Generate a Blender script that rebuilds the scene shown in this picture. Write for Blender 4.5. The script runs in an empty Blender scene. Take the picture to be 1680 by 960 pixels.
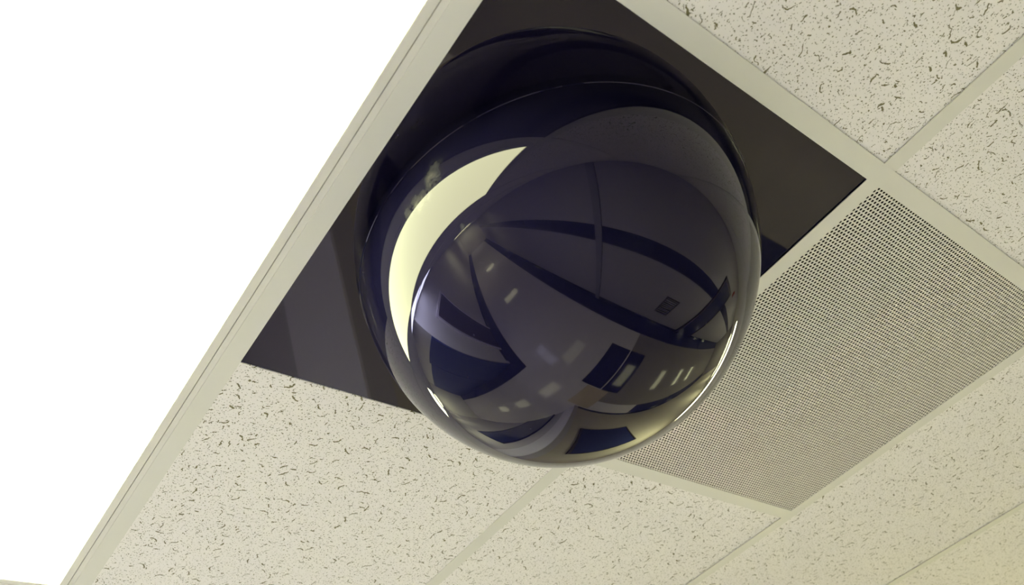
import bpy, bmesh, math, random
from mathutils import Matrix, Vector, Euler

random.seed(7)
scn = bpy.context.scene
col = scn.collection

# ------------------------------------------------------------------ camera
H = 2.6                                   # underside of the ceiling grid
cam_d = bpy.data.cameras.new('camera')
cam_o = bpy.data.objects.new('camera', cam_d)
col.objects.link(cam_o)
cam_d.sensor_width = 36.0
cam_d.lens = 1656.0863 / 1680.0 * 36.0
cam_d.shift_y = 538.1617 / 1680.0          # the photograph is the upper part of a taller frame
cam_d.clip_start = 0.01
cam_d.dof.use_dof = True
cam_d.dof.focus_distance = 1.4
cam_d.dof.aperture_fstop = 8.0
R = (Matrix.Rotation(-0.7873215, 3, 'Z') @ Matrix.Rotation(2.0128743, 3, 'X') @ Matrix.Rotation(-0.2706677, 3, 'Z'))
cam_o.matrix_world = Matrix.Translation((-0.53639, -0.28034, H - 0.9382)) @ R.to_4x4()
scn.camera = cam_o

# ------------------------------------------------------------------ world, exposure
w = bpy.data.worlds.new('world')
scn.world = w
w.use_nodes = True
w.node_tree.nodes['Background'].inputs[0].default_value = (0.5, 0.5, 0.5, 1)
w.node_tree.nodes['Background'].inputs[1].default_value = 0.0
scn.view_settings.view_transform = 'Standard'
scn.view_settings.look = 'None'
scn.view_settings.exposure = 0.63
scn.view_settings.gamma = 1.0
scn.view_settings.use_curve_mapping = False
scn.cycles.max_bounces = 12
scn.cycles.diffuse_bounces = 8
scn.cycles.caustics_reflective = False
LAMP_WARM = ((0.93, 1.0, 0.52), 12.8)      # warm tubes behind an aged lens
LAMP_COOL = ((0.72, 0.78, 1.0), 19.0)      # cool tubes
LAMP_FAR = ((0.95, 1.0, 0.52), 38.0)
LAMP_SIDE = ((0.96, 1.0, 0.55), 22.0)


# ------------------------------------------------------------------ materials
def new_mat(name):
    m = bpy.data.materials.new(name)
    m.use_nodes = True
    nt = m.node_tree
    return m, nt, nt.nodes['Principled BSDF']


def nd(nt, t, **kw):
    n = nt.nodes.new(t)
    for k, v in kw.items():
        setattr(n, k, v)
    return n


def setin(nt, sock, v):
    if isinstance(v, bpy.types.NodeSocket):
        nt.links.new(v, sock)
    else:
        sock.default_value = v


def math_(nt, op, a, b=None, c=None, clamp=False):
    n = nd(nt, 'ShaderNodeMath', operation=op, use_clamp=clamp)
    setin(nt, n.inputs[0], a)
    if b is not None:
        setin(nt, n.inputs[1], b)
    if c is not None:
        setin(nt, n.inputs[2], c)
    return n.outputs[0]


def vmath(nt, op, a, b=None):
    n = nd(nt, 'ShaderNodeVectorMath', operation=op)
    setin(nt, n.inputs[0], a)
    if b is not None:
        setin(nt, n.inputs[1], b)
    return n.outputs[0]


def simple(name, colr, rough=0.6, spec=0.5, noise=0.0, nscale=30.0, ior=1.5):
    m, nt, p = new_mat(name)
    p.inputs['Base Color'].default_value = (*colr, 1)
    p.inputs['Roughness'].default_value = rough
    p.inputs['Specular IOR Level'].default_value = spec
    p.inputs['IOR'].default_value = ior
    if noise:
        tc = nd(nt, 'ShaderNodeTexCoord')
        nz = nd(nt, 'ShaderNodeTexNoise')
        nz.inputs['Scale'].default_value = nscale
        nz.inputs['Detail'].default_value = 4
        nt.links.new(tc.outputs['Object'], nz.inputs['Vector'])
        mx = nd(nt, 'ShaderNodeMixRGB')
        mx.inputs[1].default_value = (*[c * (1 - noise) for c in colr], 1)
        mx.inputs[2].default_value = (*[min(1, c * (1 + noise)) for c in colr], 1)
        nt.links.new(nz.outputs['Fac'], mx.inputs[0])
        nt.links.new(mx.outputs[0], p.inputs['Base Color'])
    return m


def smooth_mask(nt, d, lo, hi):
    """1 where d<lo, 0 where d>hi"""
    n = nd(nt, 'ShaderNodeMapRange', interpolation_type='SMOOTHSTEP')
    setin(nt, n.inputs['Value'], d)
    n.inputs['From Min'].default_value = lo
    n.inputs['From Max'].default_value = hi
    n.inputs['To Min'].default_value = 1.0
    n.inputs['To Max'].default_value = 0.0
    return n.outputs[0]


def fissures(nt, p, cell, half_len, width, prob, bend, seed):
    """short curved gouges, one per Voronoi cell"""
    off = vmath(nt, 'ADD', p, (seed * 1.37, seed * 0.71, 0.0))
    vo = nd(nt, 'ShaderNodeTexVoronoi', voronoi_dimensions='2D', feature='F1')
    vo.inputs['Scale'].default_value = 1.0 / cell
    vo.inputs['Randomness'].default_value = 0.85
    nt.links.new(off, vo.inputs['Vector'])
    loc = vmath(nt, 'SUBTRACT', off, vo.outputs['Position'])
    sx = nd(nt, 'ShaderNodeSeparateXYZ')
    nt.links.new(loc, sx.inputs[0])
    sc_ = nd(nt, 'ShaderNodeSeparateColor')
    nt.links.new(vo.outputs['Color'], sc_.inputs[0])
    r, g, b = sc_.outputs
    ang = math_(nt, 'MULTIPLY', r, 6.283)
    cs, sn = math_(nt, 'COSINE', ang), math_(nt, 'SINE', ang)
    X, Y = sx.outputs[0], sx.outputs[1]
    lx = math_(nt, 'ADD', math_(nt, 'MULTIPLY', cs, X), math_(nt, 'MULTIPLY', sn, Y))
    ly = math_(nt, 'SUBTRACT', math_(nt, 'MULTIPLY', cs, Y), math_(nt, 'MULTIPLY', sn, X))
    bd = math_(nt, 'MULTIPLY', math_(nt, 'SUBTRACT', b, 0.5), bend)
    ly = math_(nt, 'ADD', ly, math_(nt, 'MULTIPLY', bd, math_(nt, 'MULTIPLY', lx, lx)))
    g2 = math_(nt, 'POWER', g, 1.6)
    L = math_(nt, 'MULTIPLY', g2, half_len)
    ex = math_(nt, 'MAXIMUM', math_(nt, 'SUBTRACT', math_(nt, 'ABSOLUTE', lx), L), 0.0)
    d = math_(nt, 'SQRT', math_(nt, 'ADD', math_(nt, 'MULTIPLY', ex, ex), math_(nt, 'MULTIPLY', ly, ly)))
    # width varies per cell
    wv = math_(nt, 'MULTIPLY', math_(nt, 'ADD', math_(nt, 'FRACT', math_(nt, 'MULTIPLY', b, 7.3)), 0.45), width)
    m = smooth_mask(nt, math_(nt, 'SUBTRACT', d, wv), -0.00025, 0.00035)
    keep = math_(nt, 'LESS_THAN', math_(nt, 'FRACT', math_(nt, 'MULTIPLY', r, 13.7)), prob)
    return math_(nt, 'MULTIPLY', m, keep)


def tile_material():
    m, nt, p = new_mat('mineral_fibre_tile')
    tc = nd(nt, 'ShaderNodeTexCoord')
    oi = nd(nt, 'ShaderNodeObjectInfo')
    rnd = nd(nt, 'ShaderNodeCombineXYZ')
    setin(nt, rnd.inputs[0], math_(nt, 'MULTIPLY', oi.outputs['Random'], 9.0))
    setin(nt, rnd.inputs[1], math_(nt, 'MULTIPLY', oi.outputs['Random'], 23.0))
    pos = vmath(nt, 'ADD', tc.outputs['Object'], rnd.outputs[0])
    nz = nd(nt, 'ShaderNodeTexNoise')
    nz.inputs['Scale'].default_value = 170.0
    nz.inputs['Detail'].default_value = 2.0
    nt.links.new(pos, nz.inputs['Vector'])
    wv = vmath(nt, 'SUBTRACT', nz.outputs['Color'], (0.5, 0.5, 0.5))
    sc_ = nd(nt, 'ShaderNodeVectorMath', operation='SCALE')
    nt.links.new(wv, sc_.inputs[0])
    sc_.inputs['Scale'].default_value = 0.0062
    pw = vmath(nt, 'ADD', pos, sc_.outputs[0])
    sc2 = nd(nt, 'ShaderNodeVectorMath', operation='SCALE')
    nt.links.new(wv, sc2.inputs[0])
    sc2.inputs['Scale'].default_value = 0.0022
    ps = vmath(nt, 'ADD', pos, sc2.outputs[0])
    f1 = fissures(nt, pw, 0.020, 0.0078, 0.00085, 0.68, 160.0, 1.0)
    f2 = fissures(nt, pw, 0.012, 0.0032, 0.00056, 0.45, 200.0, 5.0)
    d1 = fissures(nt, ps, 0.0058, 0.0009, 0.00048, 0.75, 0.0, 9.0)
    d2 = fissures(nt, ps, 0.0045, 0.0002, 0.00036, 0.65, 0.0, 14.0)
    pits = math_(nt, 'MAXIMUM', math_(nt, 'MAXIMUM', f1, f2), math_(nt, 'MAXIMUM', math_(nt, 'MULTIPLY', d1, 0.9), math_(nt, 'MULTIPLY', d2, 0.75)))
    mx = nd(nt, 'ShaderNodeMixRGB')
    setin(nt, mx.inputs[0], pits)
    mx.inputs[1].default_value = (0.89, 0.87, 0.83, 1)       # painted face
    mx.inputs[2].default_value = (0.215, 0.20, 0.11, 1)        # shade inside the gouges, painted as a dark olive
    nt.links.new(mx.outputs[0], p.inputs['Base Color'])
    p.inputs['Roughness'].default_value = 0.95
    p.inputs['Specular IOR Level'].default_value = 0.1
    bp = nd(nt, 'ShaderNodeBump', invert=True)
    bp.inputs['Strength'].default_value = 0.5
    bp.inputs['Distance'].default_value = 0.0012
    fine = nd(nt, 'ShaderNodeTexNoise')
    fine.inputs['Scale'].default_value = 600.0
    nt.links.new(pos, fine.inputs['Vector'])
    hgt = math_(nt, 'ADD', pits, math_(nt, 'MULTIPLY', fine.outputs['Fac'], 0.08))
    setin(nt, bp.inputs['Height'], hgt)
    nt.links.new(bp.outputs[0], p.inputs['Normal'])
    return m


def lamp_material(name, colr, strength):
    m = bpy.data.materials.new(name)
    m.use_nodes = True
    nt = m.node_tree
    nt.nodes.remove(nt.nodes['Principled BSDF'])
    e = nd(nt, 'ShaderNodeEmission')
    e.inputs[0].default_value = (*colr, 1)
    e.inputs[1].default_value = strength
    nt.links.new(e.outputs[0], nt.nodes['Material Output'].inputs[0])
    return m


def smoked_material(name, base, patches=False):
    m, nt, p = new_mat(name)
    p.inputs['Base Color'].default_value = (*base, 1)
    p.inputs['Roughness'].default_value = 0.012
    p.inputs['IOR'].default_value = 1.46
    p.inputs['Specular Tint'].default_value = (0.93, 0.84, 1.0, 1)
    if patches:                                   # pale noisy patches on the side of the bubble
        tc = nd(nt, 'ShaderNodeTexCoord')
        tot = None
        for c, r, k in PATCHES:
            d = nd(nt, 'ShaderNodeVectorMath', operation='DISTANCE')
            nt.links.new(tc.outputs['Object'], d.inputs[0])
            d.inputs[1].default_value = c
            b = math_(nt, 'MULTIPLY', smooth_mask(nt, d.outputs['Value'], 0.0, r), k)
            tot = b if tot is None else math_(nt, 'MAXIMUM', tot, b)
        nz = nd(nt, 'ShaderNodeTexNoise')
        nz.inputs['Scale'].default_value = 85.0
        nz.inputs['Distortion'].default_value = 1.2
        nz.inputs['Detail'].default_value = 5.0
        nt.links.new(tc.outputs['Object'], nz.inputs['Vector'])
        fac = math_(nt, 'MULTIPLY', tot, math_(nt, 'MULTIPLY', math_(nt, 'SUBTRACT', nz.outputs['Fac'], 0.33), 2.6, clamp=True), clamp=True)
        mx = nd(nt, 'ShaderNodeMixRGB')
        setin(nt, mx.inputs[0], fac)
        mx.inputs[1].default_value = (*base, 1)
        mx.inputs[2].default_value = (0.30, 0.29, 0.25, 1)
        nt.links.new(mx.outputs[0], p.inputs['Base Color'])
    return m


PATCHES = [((-0.2440, -0.0570, -0.0430), 0.016, 0.30), ((-0.2430, -0.0650, -0.0330), 0.014, 0.16), ((-0.2460, -0.0400, -0.0530), 0.014, 0.26),
          ((-0.2480, -0.0280, -0.0530), 0.015, 0.32), ((-0.2495, -0.0150, -0.0520), 0.012, 0.26), ((-0.2237, -0.0607, -0.1103), 0.006, 0.12)]
M = {
    'tile': tile_material(),
    'tee': simple('painted_steel_tee', (0.74, 0.735, 0.66), 0.45, 0.4, 0.02, 12),
    'lightframe': simple('painted_light_frame', (0.76, 0.75, 0.68), 0.4, 0.4),
    'grille': simple('painted_perforated_steel', (0.76, 0.74, 0.66), 0.45, 0.4),
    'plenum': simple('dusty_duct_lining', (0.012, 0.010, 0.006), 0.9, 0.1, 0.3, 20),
    'dome': smoked_material('smoked_polycarbonate', (0.0040, 0.0034, 0.0150), True),
    'panel': smoked_material('smoked_acrylic_sheet', (0.0048, 0.0036, 0.0130)),
    'lamp_warm': lamp_material('warm_lamp_lens', *LAMP_WARM),
    'lamp_cool': lamp_material('cool_lamp_lens', *LAMP_COOL),
    'lamp_side': lamp_material('side_corridor_lamp_lens', *LAMP_SIDE),
    'lamp_far': lamp_material('corridor_lamp_lens', *LAMP_FAR),
    'wall': simple('wall_paint', (0.84, 0.82, 0.82), 0.6, 0.3, 0.03, 3),
    'grey': simple('grey_wall_paint', (0.42, 0.40, 0.49), 0.6, 0.3, 0.03, 3),
    'pale': simple('pale_wall_paint', (0.58, 0.52, 0.47), 0.6, 0.3, 0.03, 3),
    'midgrey': simple('mid_grey_wall_paint', (0.55, 0.51, 0.58), 0.6, 0.3, 0.03, 3),
    'board': simple('navy_felt', (0.02, 0.028, 0.12), 0.8, 0.2, 0.1, 40),
    'lavender': simple('lavender_wall_paint', (0.84, 0.80, 0.92), 0.5, 0.3, 0.02, 3),
    'navy': simple('navy_vinyl', (0.015, 0.020, 0.085), 0.10, 0.4, 0.15, 8),
    'blue': simple('blue_paint', (0.02, 0.045, 0.20), 0.35, 0.4, 0.1, 5),
    'floor': simple('polished_vinyl_floor', (0.68, 0.64, 0.74), 0.10, 0.5, 0.06, 6),
    'beige': simple('beige_vinyl_floor', (0.26, 0.235, 0.25), 0.10, 0.5, 0.06, 6),
    'tan': simple('tan_lit_floor', (0.56, 0.46, 0.36), 0.10, 0.5, 0.06, 6),
    'red': simple('red_enamel', (0.45, 0.02, 0.02), 0.4),
    'darkwood': simple('dark_door_laminate', (0.06, 0.045, 0.05), 0.4, 0.4, 0.2, 4),
    'metal': simple('brushed_metal', (0.55, 0.55, 0.57), 0.35),
}
M['metal'].node_tree.nodes['Principled BSDF'].inputs['Metallic'].default_value = 1.0


# ------------------------------------------------------------------ helpers
def link(name, me, mat, parent=None, loc=(0, 0, 0)):
    o = bpy.data.objects.new(name, me)
    col.objects.link(o)
    if mat is not None and not me.materials:
        me.materials.append(mat)
    o.location = loc
    if parent:
        o.parent = parent
    return o


def empty(name, loc, label=None, cat=None, group=None, kind=None):
    o = bpy.data.objects.new(name, None)
    col.objects.link(o)
    o.location = loc
    o.empty_display_size = 0.05
    tag(o, label, cat, group, kind)
    return o


def tag(o, label=None, cat=None, group=None, kind=None):
    for k, v in (('label', label), ('category', cat), ('group', group), ('kind', kind)):
        if v:
            o[k] = v
    return o


def add_box(bm, x0, x1, y0, y1, z0, z1):
    v = [bm.verts.new((x, y, z)) for z in (z0, z1) for y in (y0, y1) for x in (x0, x1)]
    for f in ((0, 2, 3, 1), (4, 5, 7, 6), (0, 1, 5, 4), (2, 6, 7, 3), (0, 4, 6, 2), (1, 3, 7, 5)):
        bm.faces.new([v[i] for i in f])


def mesh_of(bm, name, smooth=False):
    bm.normal_update()
    me = bpy.data.meshes.new(name)
    bm.to_mesh(me)
    bm.free()
    if smooth:
        for p in me.polygons:
            p.use_smooth = True
    return me


def box_mesh(name, x0, x1, y0, y1, z0, z1, bevel=0.0):
    bm = bmesh.new()
    add_box(bm, x0, x1, y0, y1, z0, z1)
    if bevel:
        bmesh.ops.bevel(bm, geom=bm.edges[:], offset=bevel, segments=1, affect='EDGES')
    return mesh_of(bm, name)


def box(name, x0, x1, y0, y1, z0, z1, mat, parent=None, bevel=0.0):
    cx, cy, cz = (x0 + x1) / 2, (y0 + y1) / 2, z0
    p = parent.location if parent else Vector((0, 0, 0))
    me = box_mesh(name, x0 - cx, x1 - cx, y0 - cy, y1 - cy, 0, z1 - z0, bevel)
    return link(name, me, mat, parent, (cx - p[0], cy - p[1], cz - p[2]))


def ring_mesh(name, x0, x1, y0, y1, wx, wy, z0, z1, bevel=0.0):
    """rectangular frame (picture-frame ring) with mitred corners"""
    bm = bmesh.new()
    o = [(x0, y0), (x1, y0), (x1, y1), (x0, y1)]
    i = [(x0 + wx, y0 + wy), (x1 - wx, y0 + wy), (x1 - wx, y1 - wy), (x0 + wx, y1 - wy)]
    vo0 = [bm.verts.new((*p, z0)) for p in o]
    vi0 = [bm.verts.new((*p, z0)) for p in i]
    vo1 = [bm.verts.new((*p, z1)) for p in o]
    vi1 = [bm.verts.new((*p, z1)) for p in i]
    for k in range(4):
        n = (k + 1) % 4
        bm.faces.new((vo0[k], vi0[k], vi0[n], vo0[n]))
        bm.faces.new((vo1[k], vo1[n], vi1[n], vi1[k]))
        bm.faces.new((vo0[k], vo0[n], vo1[n], vo1[k]))
        bm.faces.new((vi0[k], vi1[k], vi1[n], vi0[n]))
    bmesh.ops.recalc_face_normals(bm, faces=bm.faces[:])
    if bevel:
        bmesh.ops.bevel(bm, geom=bm.edges[:], offset=bevel, segments=2, affect='EDGES')
    return mesh_of(bm, name)


def lathe(name, prof, n=160, smooth=True, close_end=False):
    bm = bmesh.new()
    rings = []
    for (r, z) in prof:
        if r < 1e-7:
            rings.append([bm.verts.new((0, 0, z))])
        else:
            rings.append([bm.verts.new((r * math.cos(2 * math.pi * k / n), r * math.sin(2 * math.pi * k / n), z)) for k in range(n)])
    for a, b in zip(rings, rings[1:]):
        for k in range(n):
            k2 = (k + 1) % n
            if len(b) == 1:
                bm.faces.new((a[k], a[k2], b[0]))
            elif len(a) == 1:
                bm.faces.new((a[0], b[k2], b[k]))
            else:
                bm.faces.new((a[k], a[k2], b[k2], b[k]))
    bmesh.ops.recalc_face_normals(bm, faces=bm.faces[:])
    return mesh_of(bm, name, smooth)


# ------------------------------------------------------------------ ceiling grid geometry
S = 0.6096            # two-foot module
T = 0.0263            # visible width of a tee
O = S - T             # opening


def gx(i):            # low-x edge of opening i
    return S * i


def gy(j):            # low-y edge of opening j (second main tee sits a little wide)
    return S * j + (0.026 if j >= 2 else 0.0)


CX0, CX1, CY0, CY1 = -13.0, 13.0, -1.0, 9.0
WY_W, WY_E, WX_W, WX_E = 1.88, 1.63, -1.0, 1.05      # corridor corner walls


def inside(i, j):
    """does module (i, j) lie over the corridors"""
    x0, x1, y0, y1 = gx(i), gx(i) + O, gy(j), gy(j) + O
    if x1 < CX0 or x0 > CX1 or y1 < CY0 or y0 > CY1:
        return False
    if x0 < WX_E and x1 > WX_W:
        return True
    return y0 < (WY_W if x1 <= WX_W else WY_E)


cells = [(i, j) for i in range(-22, 22) for j in range(-2, 15) if inside(i, j)]
cellset = set(cells)
PANEL, GRILLE = (0, 0), (1, 0)
LIGHTS = [(-1, 0, 'warm', 2), (-2, 2, 'cool', 1), (-3, 2, 'cool', 1), (4, 0, 'far', 2), (9, 0, 'far', 2), (14, 0, 'far', 2), (19, 0, 'far', 2),
          (-10, 0, 'far', 2), (-20, 0, 'far', 2), (0, 4, 'side', 2), (0, 8, 'side', 2), (0, 12, 'side', 2)]
taken = {PANEL, GRILLE}
for i, j, k, n in LIGHTS:
    taken |= {(i, j + q) for q in range(n)}

# ------------------------------------------------------------------ floor and walls
floor = box('floor', CX0 - 0.1, CX1 + 0.1, CY0 - 0.1, CY1 + 0.1, -0.1, 0.0, M['floor'])
tag(floor, kind='structure')


def inlay(name, x0, x1, y0, y1, mat, label):
    o = box(name, x0, x1, y0, y1, 0.0, 0.002, mat)
    o.parent = floor
    o.location = Vector(((x0 + x1) / 2, (y0 + y1) / 2, 0.0)) - floor.location
    o['label'] = label
    return o


BW = 0.37
inlay('floor_border', CX0, CX1, CY0, CY0 + BW, M['navy'], 'navy border strip along the striped wall')
inlay('floor_border', CX0, WX_W + BW, WY_W - BW, WY_W, M['navy'], 'navy border strip at the dark door')
inlay('floor_border', WX_W, WX_W + BW, WY_W, CY1, M['navy'], 'navy border strip beside the blue door')
inlay('floor_border', 2.9, CX1, WY_E - BW, WY_E, M['navy'], 'navy border strip past the notice board')
inlay('floor_field', 1.165, CX1, CY0 + BW, WY_E - BW, M['beige'], 'beige vinyl of the long corridor')
inlay('floor_square', 0.58, 1.13, -0.19, 0.90, M['navy'], 'navy square let into the grey floor')
o = inlay('floor_square', 1.165, 1.66, -0.19, 0.90, M['navy'], 'navy square let into the beige floor')
o.location.z += 0.001
o = inlay('floor_square', 0.78, 1.40, 0.92, 1.60, M['tan'], 'tan square painted on as the lit patch of floor by the corner')  # lit patch of the beige floor, put into a lighter colour
o.location.z += 0.0005


def wall(name, x0, x1, y0, y1, mat=None):
    return tag(box(name, x0, x1, y0, y1, 0.0, H, mat or M['wall']), kind='structure')


TH = 0.1
w_s = wall('wall_south', CX0, CX1, CY0 - TH, CY0, M['grey'])
w_nw = wall('wall_northwest', CX0, WX_W - TH, WY_W, WY_W + TH)
w_w = wall('wall_west', WX_W - TH, WX_W, WY_W, CY1)
w_e = wall('wall_east', WX_E, WX_E + TH, WY_E, CY1, M['midgrey'])
w_ne = wall('wall_northeast', WX_E + TH, CX1, WY_E, WY_E + TH, M['pale'])
wall('wall_corridor_end_east', CX1, CX1 + TH, CY0 - TH, WY_E + TH, M['beige'])
wall('wall_corridor_end_west', CX0 - TH, CX0, CY0 - TH, WY_W + TH)
wall('wall_corridor_end_north', WX_W - TH, WX_E + TH, CY1, CY1 + TH)


def on_wall(parent, name, x0, x1, y0, y1, z0, z1, mat, bevel=0.0):
    return box(name, x0, x1, y0, y1, z0, z1, mat, parent, bevel)


on_wall(w_s, 'painted_stripe', CX0 + 0.01, -0.41, CY0, CY0 + 0.006, 1.58, 1.82, M['navy'])
on_wall(w_s, 'painted_stripe', -0.31, CX1 - 0.01, CY0, CY0 + 0.006, 1.58, 1.82, M['navy'])
on_wall(w_s, 'pilaster', -0.41, -0.31, CY0, CY0 + 0.03, 0.0, H, simple('grey_pilaster', (0.26, 0.25, 0.34), 0.6))
on_wall(w_e, 'corner_panel', WX_E - 0.012, WX_E, WY_E, 1.97, 0.0, H, M['lavender'])
on_wall(w_s, 'baseboard', CX0 + 0.01, CX1 - 0.01, CY0, CY0 + 0.009, 0.0, 0.10, M['navy'])
on_wall(w_w, 'wall_panel', WX_W, WX_W + 0.012, 3.37, CY1 - 0.01, 0.0, 2.13, M['blue'])
on_wall(w_nw, 'baseboard', CX0 + 0.01, WX_W - TH, WY_W - 0.009, WY_W, 0.0, 0.10, M['navy'])
on_wall(w_ne, 'baseboard', WX_E + TH, CX1 - 0.01, WY_E - 0.009, WY_E, 0.0, 0.10, M['navy'])


def door(name, parts, knob):
    root = None
    for n, x0, x1, y0, y1, z0, z1, mat in parts:
        if root is None:
            root = box(name, x0, x1, y0, y1, z0, z1, mat)
            tag(root, kind='structure')
        else:
            box(n, x0, x1, y0, y1, z0, z1, mat, root)
    k = link('door_handle', lathe('door_handle', [(0.0, 0.0), (0.012, 0.0), (0.012, 0.03), (0.028, 0.04), (0.028, 0.055), (0.0, 0.062)], 16), M['metal'], root)
    k.location = Vector(knob[0]) - root.location
    k.rotation_euler = knob[1]


# dark door on the north-west wall, blue doors of the side corridor, dark door along the south wall
door('door_1', [('leaf', -2.42, -1.58, WY_W - 0.03, WY_W, 0.0, 2.03, M['darkwood']),
                ('jamb', -2.48, -2.42, WY_W - 0.045, WY_W, 0.0, 2.09, M['lavender']),
                ('jamb', -1.58, -1.52, WY_W - 0.045, WY_W, 0.0, 2.09, M['lavender']),
                ('head', -2.42, -1.58, WY_W - 0.045, WY_W, 2.03, 2.09, M['lavender'])],
     ((-1.66, WY_W - 0.03, 1.0), (math.pi / 2, 0, 0)))
door('door_2', [('leaf', WX_W, WX_W + 0.03, WY_W + 0.06, 3.3, 0.0, 2.13, M['blue']),
                ('jamb', WX_W, WX_W + 0.04, WY_W, WY_W + 0.06, 0.0, 2.19, M['blue']),
                ('jamb', WX_W, WX_W + 0.04, 3.3, 3.36, 0.0, 2.19, M['blue']),
                ('head', WX_W, WX_W + 0.04, WY_W + 0.06, 3.3, 2.13, 2.19, M['blue'])],
     ((WX_W + 0.03, 3.1, 1.0), (0, math.pi / 2, 0)))
door('door_3', [('leaf', WX_E - 0.03, WX_E, 2.4, 3.5, 0.0, 2.10, M['navy']),
                ('jamb', WX_E - 0.04, WX_E, 2.34, 2.4, 0.0, 2.16, M['navy']),
                ('jamb', WX_E - 0.04, WX_E, 3.5, 3.56, 0.0, 2.16, M['navy']),
                ('head', WX_E - 0.04, WX_E, 2.4, 3.5, 2.10, 2.16, M['navy'])],
     ((WX_E - 0.03, 2.52, 1.0), (0, -math.pi / 2, 0)))
door('door_4', [('leaf', 2.5, 3.5, CY0, CY0 + 0.03, 0.0, 2.10, M['navy']),
                ('jamb', 2.44, 2.5, CY0, CY0 + 0.045, 0.0, 2.16, M['darkwood']),
                ('jamb', 3.5, 3.56, CY0, CY0 + 0.045, 0.0, 2.16, M['darkwood']),
                ('head', 2.5, 3.5, CY0, CY0 + 0.045, 2.10, 2.16, M['darkwood'])],
     ((3.4, CY0 + 0.03, 1.0), (-math.pi / 2, 0, 0)))

# notice board, louvred vent and alarm box on the corridor walls
nb = empty('notice_board', (1.93, WY_E, 1.05), 'blue notice board on the wall past the corner', 'notice board')
link('board', box_mesh('board', -0.55, 0.55, -0.02, -0.002, 0.03, 1.02), M['board'], nb)
for n_, a_, b_, c_, d_ in (('frame_rail', -0.58, 0.58, 0.0, 0.03), ('frame_rail', -0.58, 0.58, 1.02, 1.05), ('frame_stile', -0.58, -0.55, 0.03, 1.02), ('frame_stile', 0.55, 0.58, 0.03, 1.02)):
    link(n_, box_mesh(n_, a_, b_, -0.028, 0.0, c_, d_, 0.002), M['darkwood'], nb)
lv = empty('wall_vent', (1.31, CY0, 0.52), 'dark louvred vent low on the striped wall', 'vent')
link('vent_frame', ring_mesh('vent_frame', -0.2, 0.2, -0.27, 0.27, 0.025, 0.025, -0.012, 0.0), M['darkwood'], lv, (0, 0.0, 0.27))
lv.children[0].rotation_euler.x = math.pi / 2
for k in range(9):
    sl = link('slat', box_mesh('slat', -0.175, 0.175, -0.018, 0.018, -0.002, 0.002), M['darkwood'], lv, (0, 0.014, 0.05 + k * 0.055))
    sl.rotation_euler.x = 0.7
al = empty('alarm_box', (3.95, CY0, 2.2), 'red alarm box high on the striped wall', 'alarm')
link('housing', box_mesh('housing', -0.08, 0.08, 0.0, 0.05, 0.0, 0.14, 0.006), M['red'], al)
link('sounder', lathe('sounder', [(0.05, 0.0), (0.05, 0.02), (0.035, 0.035), (0.0, 0.038)], 24), M['metal'], al, (0, 0.05, 0.07))
al.children[1].rotation_euler.x = -math.pi / 2

# ------------------------------------------------------------------ ceiling: tiles and tees
ceil = empty('ceiling', (0, 0, H), kind='structure')
TZ = 0.0027
tile_meshes = {}


def place_tile(x0, x1, y0, y1, z=TZ):
    key = (round(x1 - x0, 4), round(y1 - y0, 4))
    if key not in tile_meshes:
        a, b = key[0] / 2, key[1] / 2
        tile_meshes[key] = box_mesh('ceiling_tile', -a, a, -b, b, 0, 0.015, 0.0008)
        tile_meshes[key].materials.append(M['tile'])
    o = link('ceiling_tile', tile_meshes[key], None, ceil, ((x0 + x1) / 2, (y0 + y1) / 2, z))
    o.rotation_euler.z = random.choice((0, math.pi))
    return o


E_ = 0.009            # how far a tile rests on the tees
for i in range(-22, 22):
    for j in range(-2, 15, 2):
        pair = [(i, j), (i, j + 1)]
        if not any(c in cellset for c in pair):
            continue
        xa, xb = gx(i) - E_, gx(i) + O + E_
        if not any(c in taken for c in pair):
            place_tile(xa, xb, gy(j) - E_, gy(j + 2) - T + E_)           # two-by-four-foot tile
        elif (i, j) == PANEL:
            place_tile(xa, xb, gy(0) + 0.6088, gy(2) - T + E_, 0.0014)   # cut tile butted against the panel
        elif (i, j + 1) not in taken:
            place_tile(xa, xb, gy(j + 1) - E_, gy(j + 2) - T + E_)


def tee_mesh(name, length, w_=T):
    """inverted tee along local x"""
    bm = bmesh.new()
    add_box(bm, -length / 2, length / 2, -w_ / 2, w_ / 2, 0, 0.0012)
    add_box(bm, -length / 2, length / 2, -0.0008, 0.0008, 0.0012, 0.030)
    add_box(bm, -length / 2, length / 2, -0.003, 0.003, 0.030, 0.038)
    return mesh_of(bm, name)


def cy(j):
    return gy(j) - T / 2


def cx(i):
    return gx(i) - T / 2


def has(i, j):
    return (i, j) in cellset


# main tees (along x) on even rows
for j in range(-2, 16, 2):
    ii = sorted({i for i in range(-22, 22) if has(i, j) or has(i, j - 1)})
    if not ii:
        continue
    xa, xb = cx(ii[0]), cx(ii[-1] + 1)
    me = tee_mesh('main_tee', xb - xa)
    link('main_tee', me, M['tee'], ceil, ((xa + xb) / 2, cy(j), 0))
# four-foot cross tees (along y) between main tees
tee4 = {}
for j in range(-2, 16, 2):
    for i in range(-22, 23):
        if not any(has(a, b) for a in (i, i - 1) for b in (j, j + 1)):
            continue
        ya, yb = gy(j), gy(j + 2) - T
        L = round(yb - ya, 4)
        if L not in tee4:
            tee4[L] = tee_mesh('cross_tee', L)
            tee4[L].materials.append(M['tee'])
        o = link('cross_tee', tee4[L], None, ceil, (cx(i), (ya + yb) / 2, 0.0001))
        o.rotation_euler.z = math.pi / 2
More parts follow.
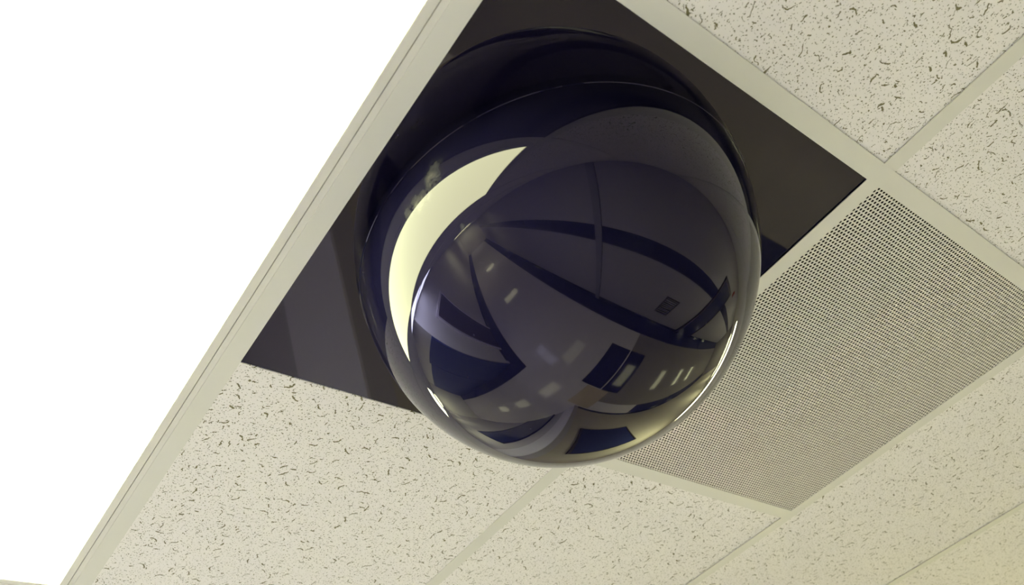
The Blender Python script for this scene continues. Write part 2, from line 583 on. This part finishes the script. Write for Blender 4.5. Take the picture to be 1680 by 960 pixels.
# two-foot cross tees (along x) only where a square unit takes half a bay
tee2 = tee_mesh('short_cross_tee', O)
tee2.materials.append(M['tee'])
for i, j in ((1, 1), (-2, 3), (-3, 3)):
    link('short_cross_tee', tee2, None, ceil, (gx(i) + O / 2, cy(j), 0.0001))


# ------------------------------------------------------------------ recessed ceiling lights
def make_light(i, j, kind, rows, label, group=None):
    x0, x1 = gx(i), gx(i) + O
    y0, y1 = gy(j), gy(j + rows) - T
    t = empty('ceiling_light', ((x0 + x1) / 2, (y0 + y1) / 2, H), label, 'ceiling light', group)
    a, b = (x1 - x0) / 2, (y1 - y0) / 2
    link('outer_lip', ring_mesh('outer_lip', -a + 0.0001, a - 0.0001, -b + 0.0001, b - 0.0001, 0.0079, 0.0079, 0.0008, 0.0050), M['lightframe'], t)
    c, d = a - 0.0092, b - 0.0092
    link('door_frame', ring_mesh('door_frame', -c, c, -d, d, 0.0118, 0.0118, 0.0004, 0.0054, 0.0004), M['lightframe'], t)
    link('diffuser', box_mesh('diffuser', -c + 0.010, c - 0.010, -d + 0.010, d - 0.010, 0.003, 0.005), M['lamp_' + kind], t)
    link('housing', box_mesh('housing', -a - 0.004, a + 0.004, -b - 0.004, b + 0.004, 0.0055, 0.09), M['lightframe'], t)
    return t


make_light(-1, 0, 'warm', 2, 'glowing white recessed ceiling light beside the black dome panel')
make_light(-2, 2, 'cool', 1, 'small square cool white ceiling light by the side corridor corner', 'square cool lights')
make_light(-3, 2, 'cool', 1, 'added square cool light that lengthens the bluish arc on the dome', 'square cool lights')  # added out of view to stretch the cool arc reflected in the dome
ORD = ('first', 'second', 'third', 'fourth')
for (i, j, k, n), q in zip(LIGHTS[3:7], ORD):
    make_light(i, j, k, n, q + ' recessed ceiling light down the corridor past the perforated grille', 'recessed lights down the long corridor')
for (i, j, k, n), q in zip(LIGHTS[7:9], ORD):
    make_light(i, j, k, n, q + ' recessed ceiling light down the corridor past the dark door', 'recessed lights down the long corridor')
for (i, j, k, n), q in zip(LIGHTS[9:], ORD):
    make_light(i, j, k, n, q + ' recessed ceiling light in the side corridor with blue doors', 'recessed lights of the side corridor')

# ------------------------------------------------------------------ perforated air return grille
gi, gj = GRILLE
g0x, g0y = gx(gi), gy(gj)
grille = empty('air_return_grille', (g0x + O / 2, g0y + O / 2, H), 'cream perforated metal air grille beside the black dome panel', 'air grille')


def perforated_sheet():
    P = 0.00635
    RY = P * math.sqrt(3) / 2
    hr = 0.00212
    th = 0.0007
    N = 12
    outer, inner = [], []
    hexr = P / math.sqrt(3)
    for k in range(N):
        a = math.pi / 6 * k
        rr = hexr if k % 2 else P / 2           # corners at 30, 90 ... degrees, edge middles between
        outer.append((rr * math.cos(a), rr * math.sin(a)))
        inner.append((hr * math.cos(a), hr * math.sin(a)))
    verts, faces = [], []
    idx = {}

    def vid(x, y, z):
        key = (round(x * 2e5), round(y * 2e5), round(z * 2e5))
        if key not in idx:
            idx[key] = len(verts)
            verts.append((x, y, z))
        return idx[key]
    ox, oy = 0.6155 - (g0x + O / 2), 0.0015 - (g0y + O / 2)
    hx, hy = O / 2 + 0.006, O / 2 + 0.006
    for r in range(-4, 115):
        y = oy + r * RY
        for c in range(-4, 102):
            x = ox + c * P + (P / 2 if r % 2 else 0.0)
            if abs(x) > hx - 0.003 or abs(y) > hy - 0.003:
                continue
            o0 = [vid(x + a, y + b, 0.0) for a, b in outer]
            i0 = [vid(x + a, y + b, 0.0) for a, b in inner]
            i1 = [vid(x + a, y + b, th) for a, b in inner]
            for k in range(N):
                n = (k + 1) % N
                faces.append((o0[k], i0[k], i0[n], o0[n]))
                faces.append((i0[k], i1[k], i1[n], i0[n]))
    me = bpy.data.meshes.new('perforated_sheet')
    me.from_pydata(verts, [], faces)
    me.update()
    return me


link('perforated_sheet', perforated_sheet(), M['grille'], grille, (0, 0, 0.0015))
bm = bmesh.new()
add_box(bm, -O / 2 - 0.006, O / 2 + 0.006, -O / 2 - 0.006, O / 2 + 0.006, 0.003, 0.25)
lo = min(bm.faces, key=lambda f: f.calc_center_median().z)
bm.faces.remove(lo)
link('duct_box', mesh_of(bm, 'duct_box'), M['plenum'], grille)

# ------------------------------------------------------------------ smoked security dome on its square panel
DC = (0.2857, 0.28977)
DR = 0.2526
DH = 0.0099
px0, px1, py0, py1 = -0.008, O + 0.008, -0.008, 0.6082
PZ = 0.0024
dome = empty('security_dome', (DC[0], DC[1], H), 'large smoked black security dome bulging from a glossy square panel', 'security dome')
link('panel', box_mesh('panel', px0 - DC[0], px1 - DC[0], py0 - DC[1], py1 - DC[1], PZ, PZ + 0.004), M['panel'], dome)
link('mounting_ring', lathe('mounting_ring', [(DR - 0.004, PZ), (DR + 0.0016, PZ), (DR + 0.0016, -DH + 0.0006), (DR + 0.0009, -DH - 0.0001), (DR - 0.004, -DH - 0.0001)], 200, False), M['dome'], dome)
prof = []
for k in range(0, 73):
    a = math.pi / 2 * k / 72
    prof.append((DR * math.cos(a), -DH - DR * math.sin(a)))
prof[-1] = (0.0, -DH - DR)
link('bubble', lathe('bubble', prof, 200), M['dome'], dome)
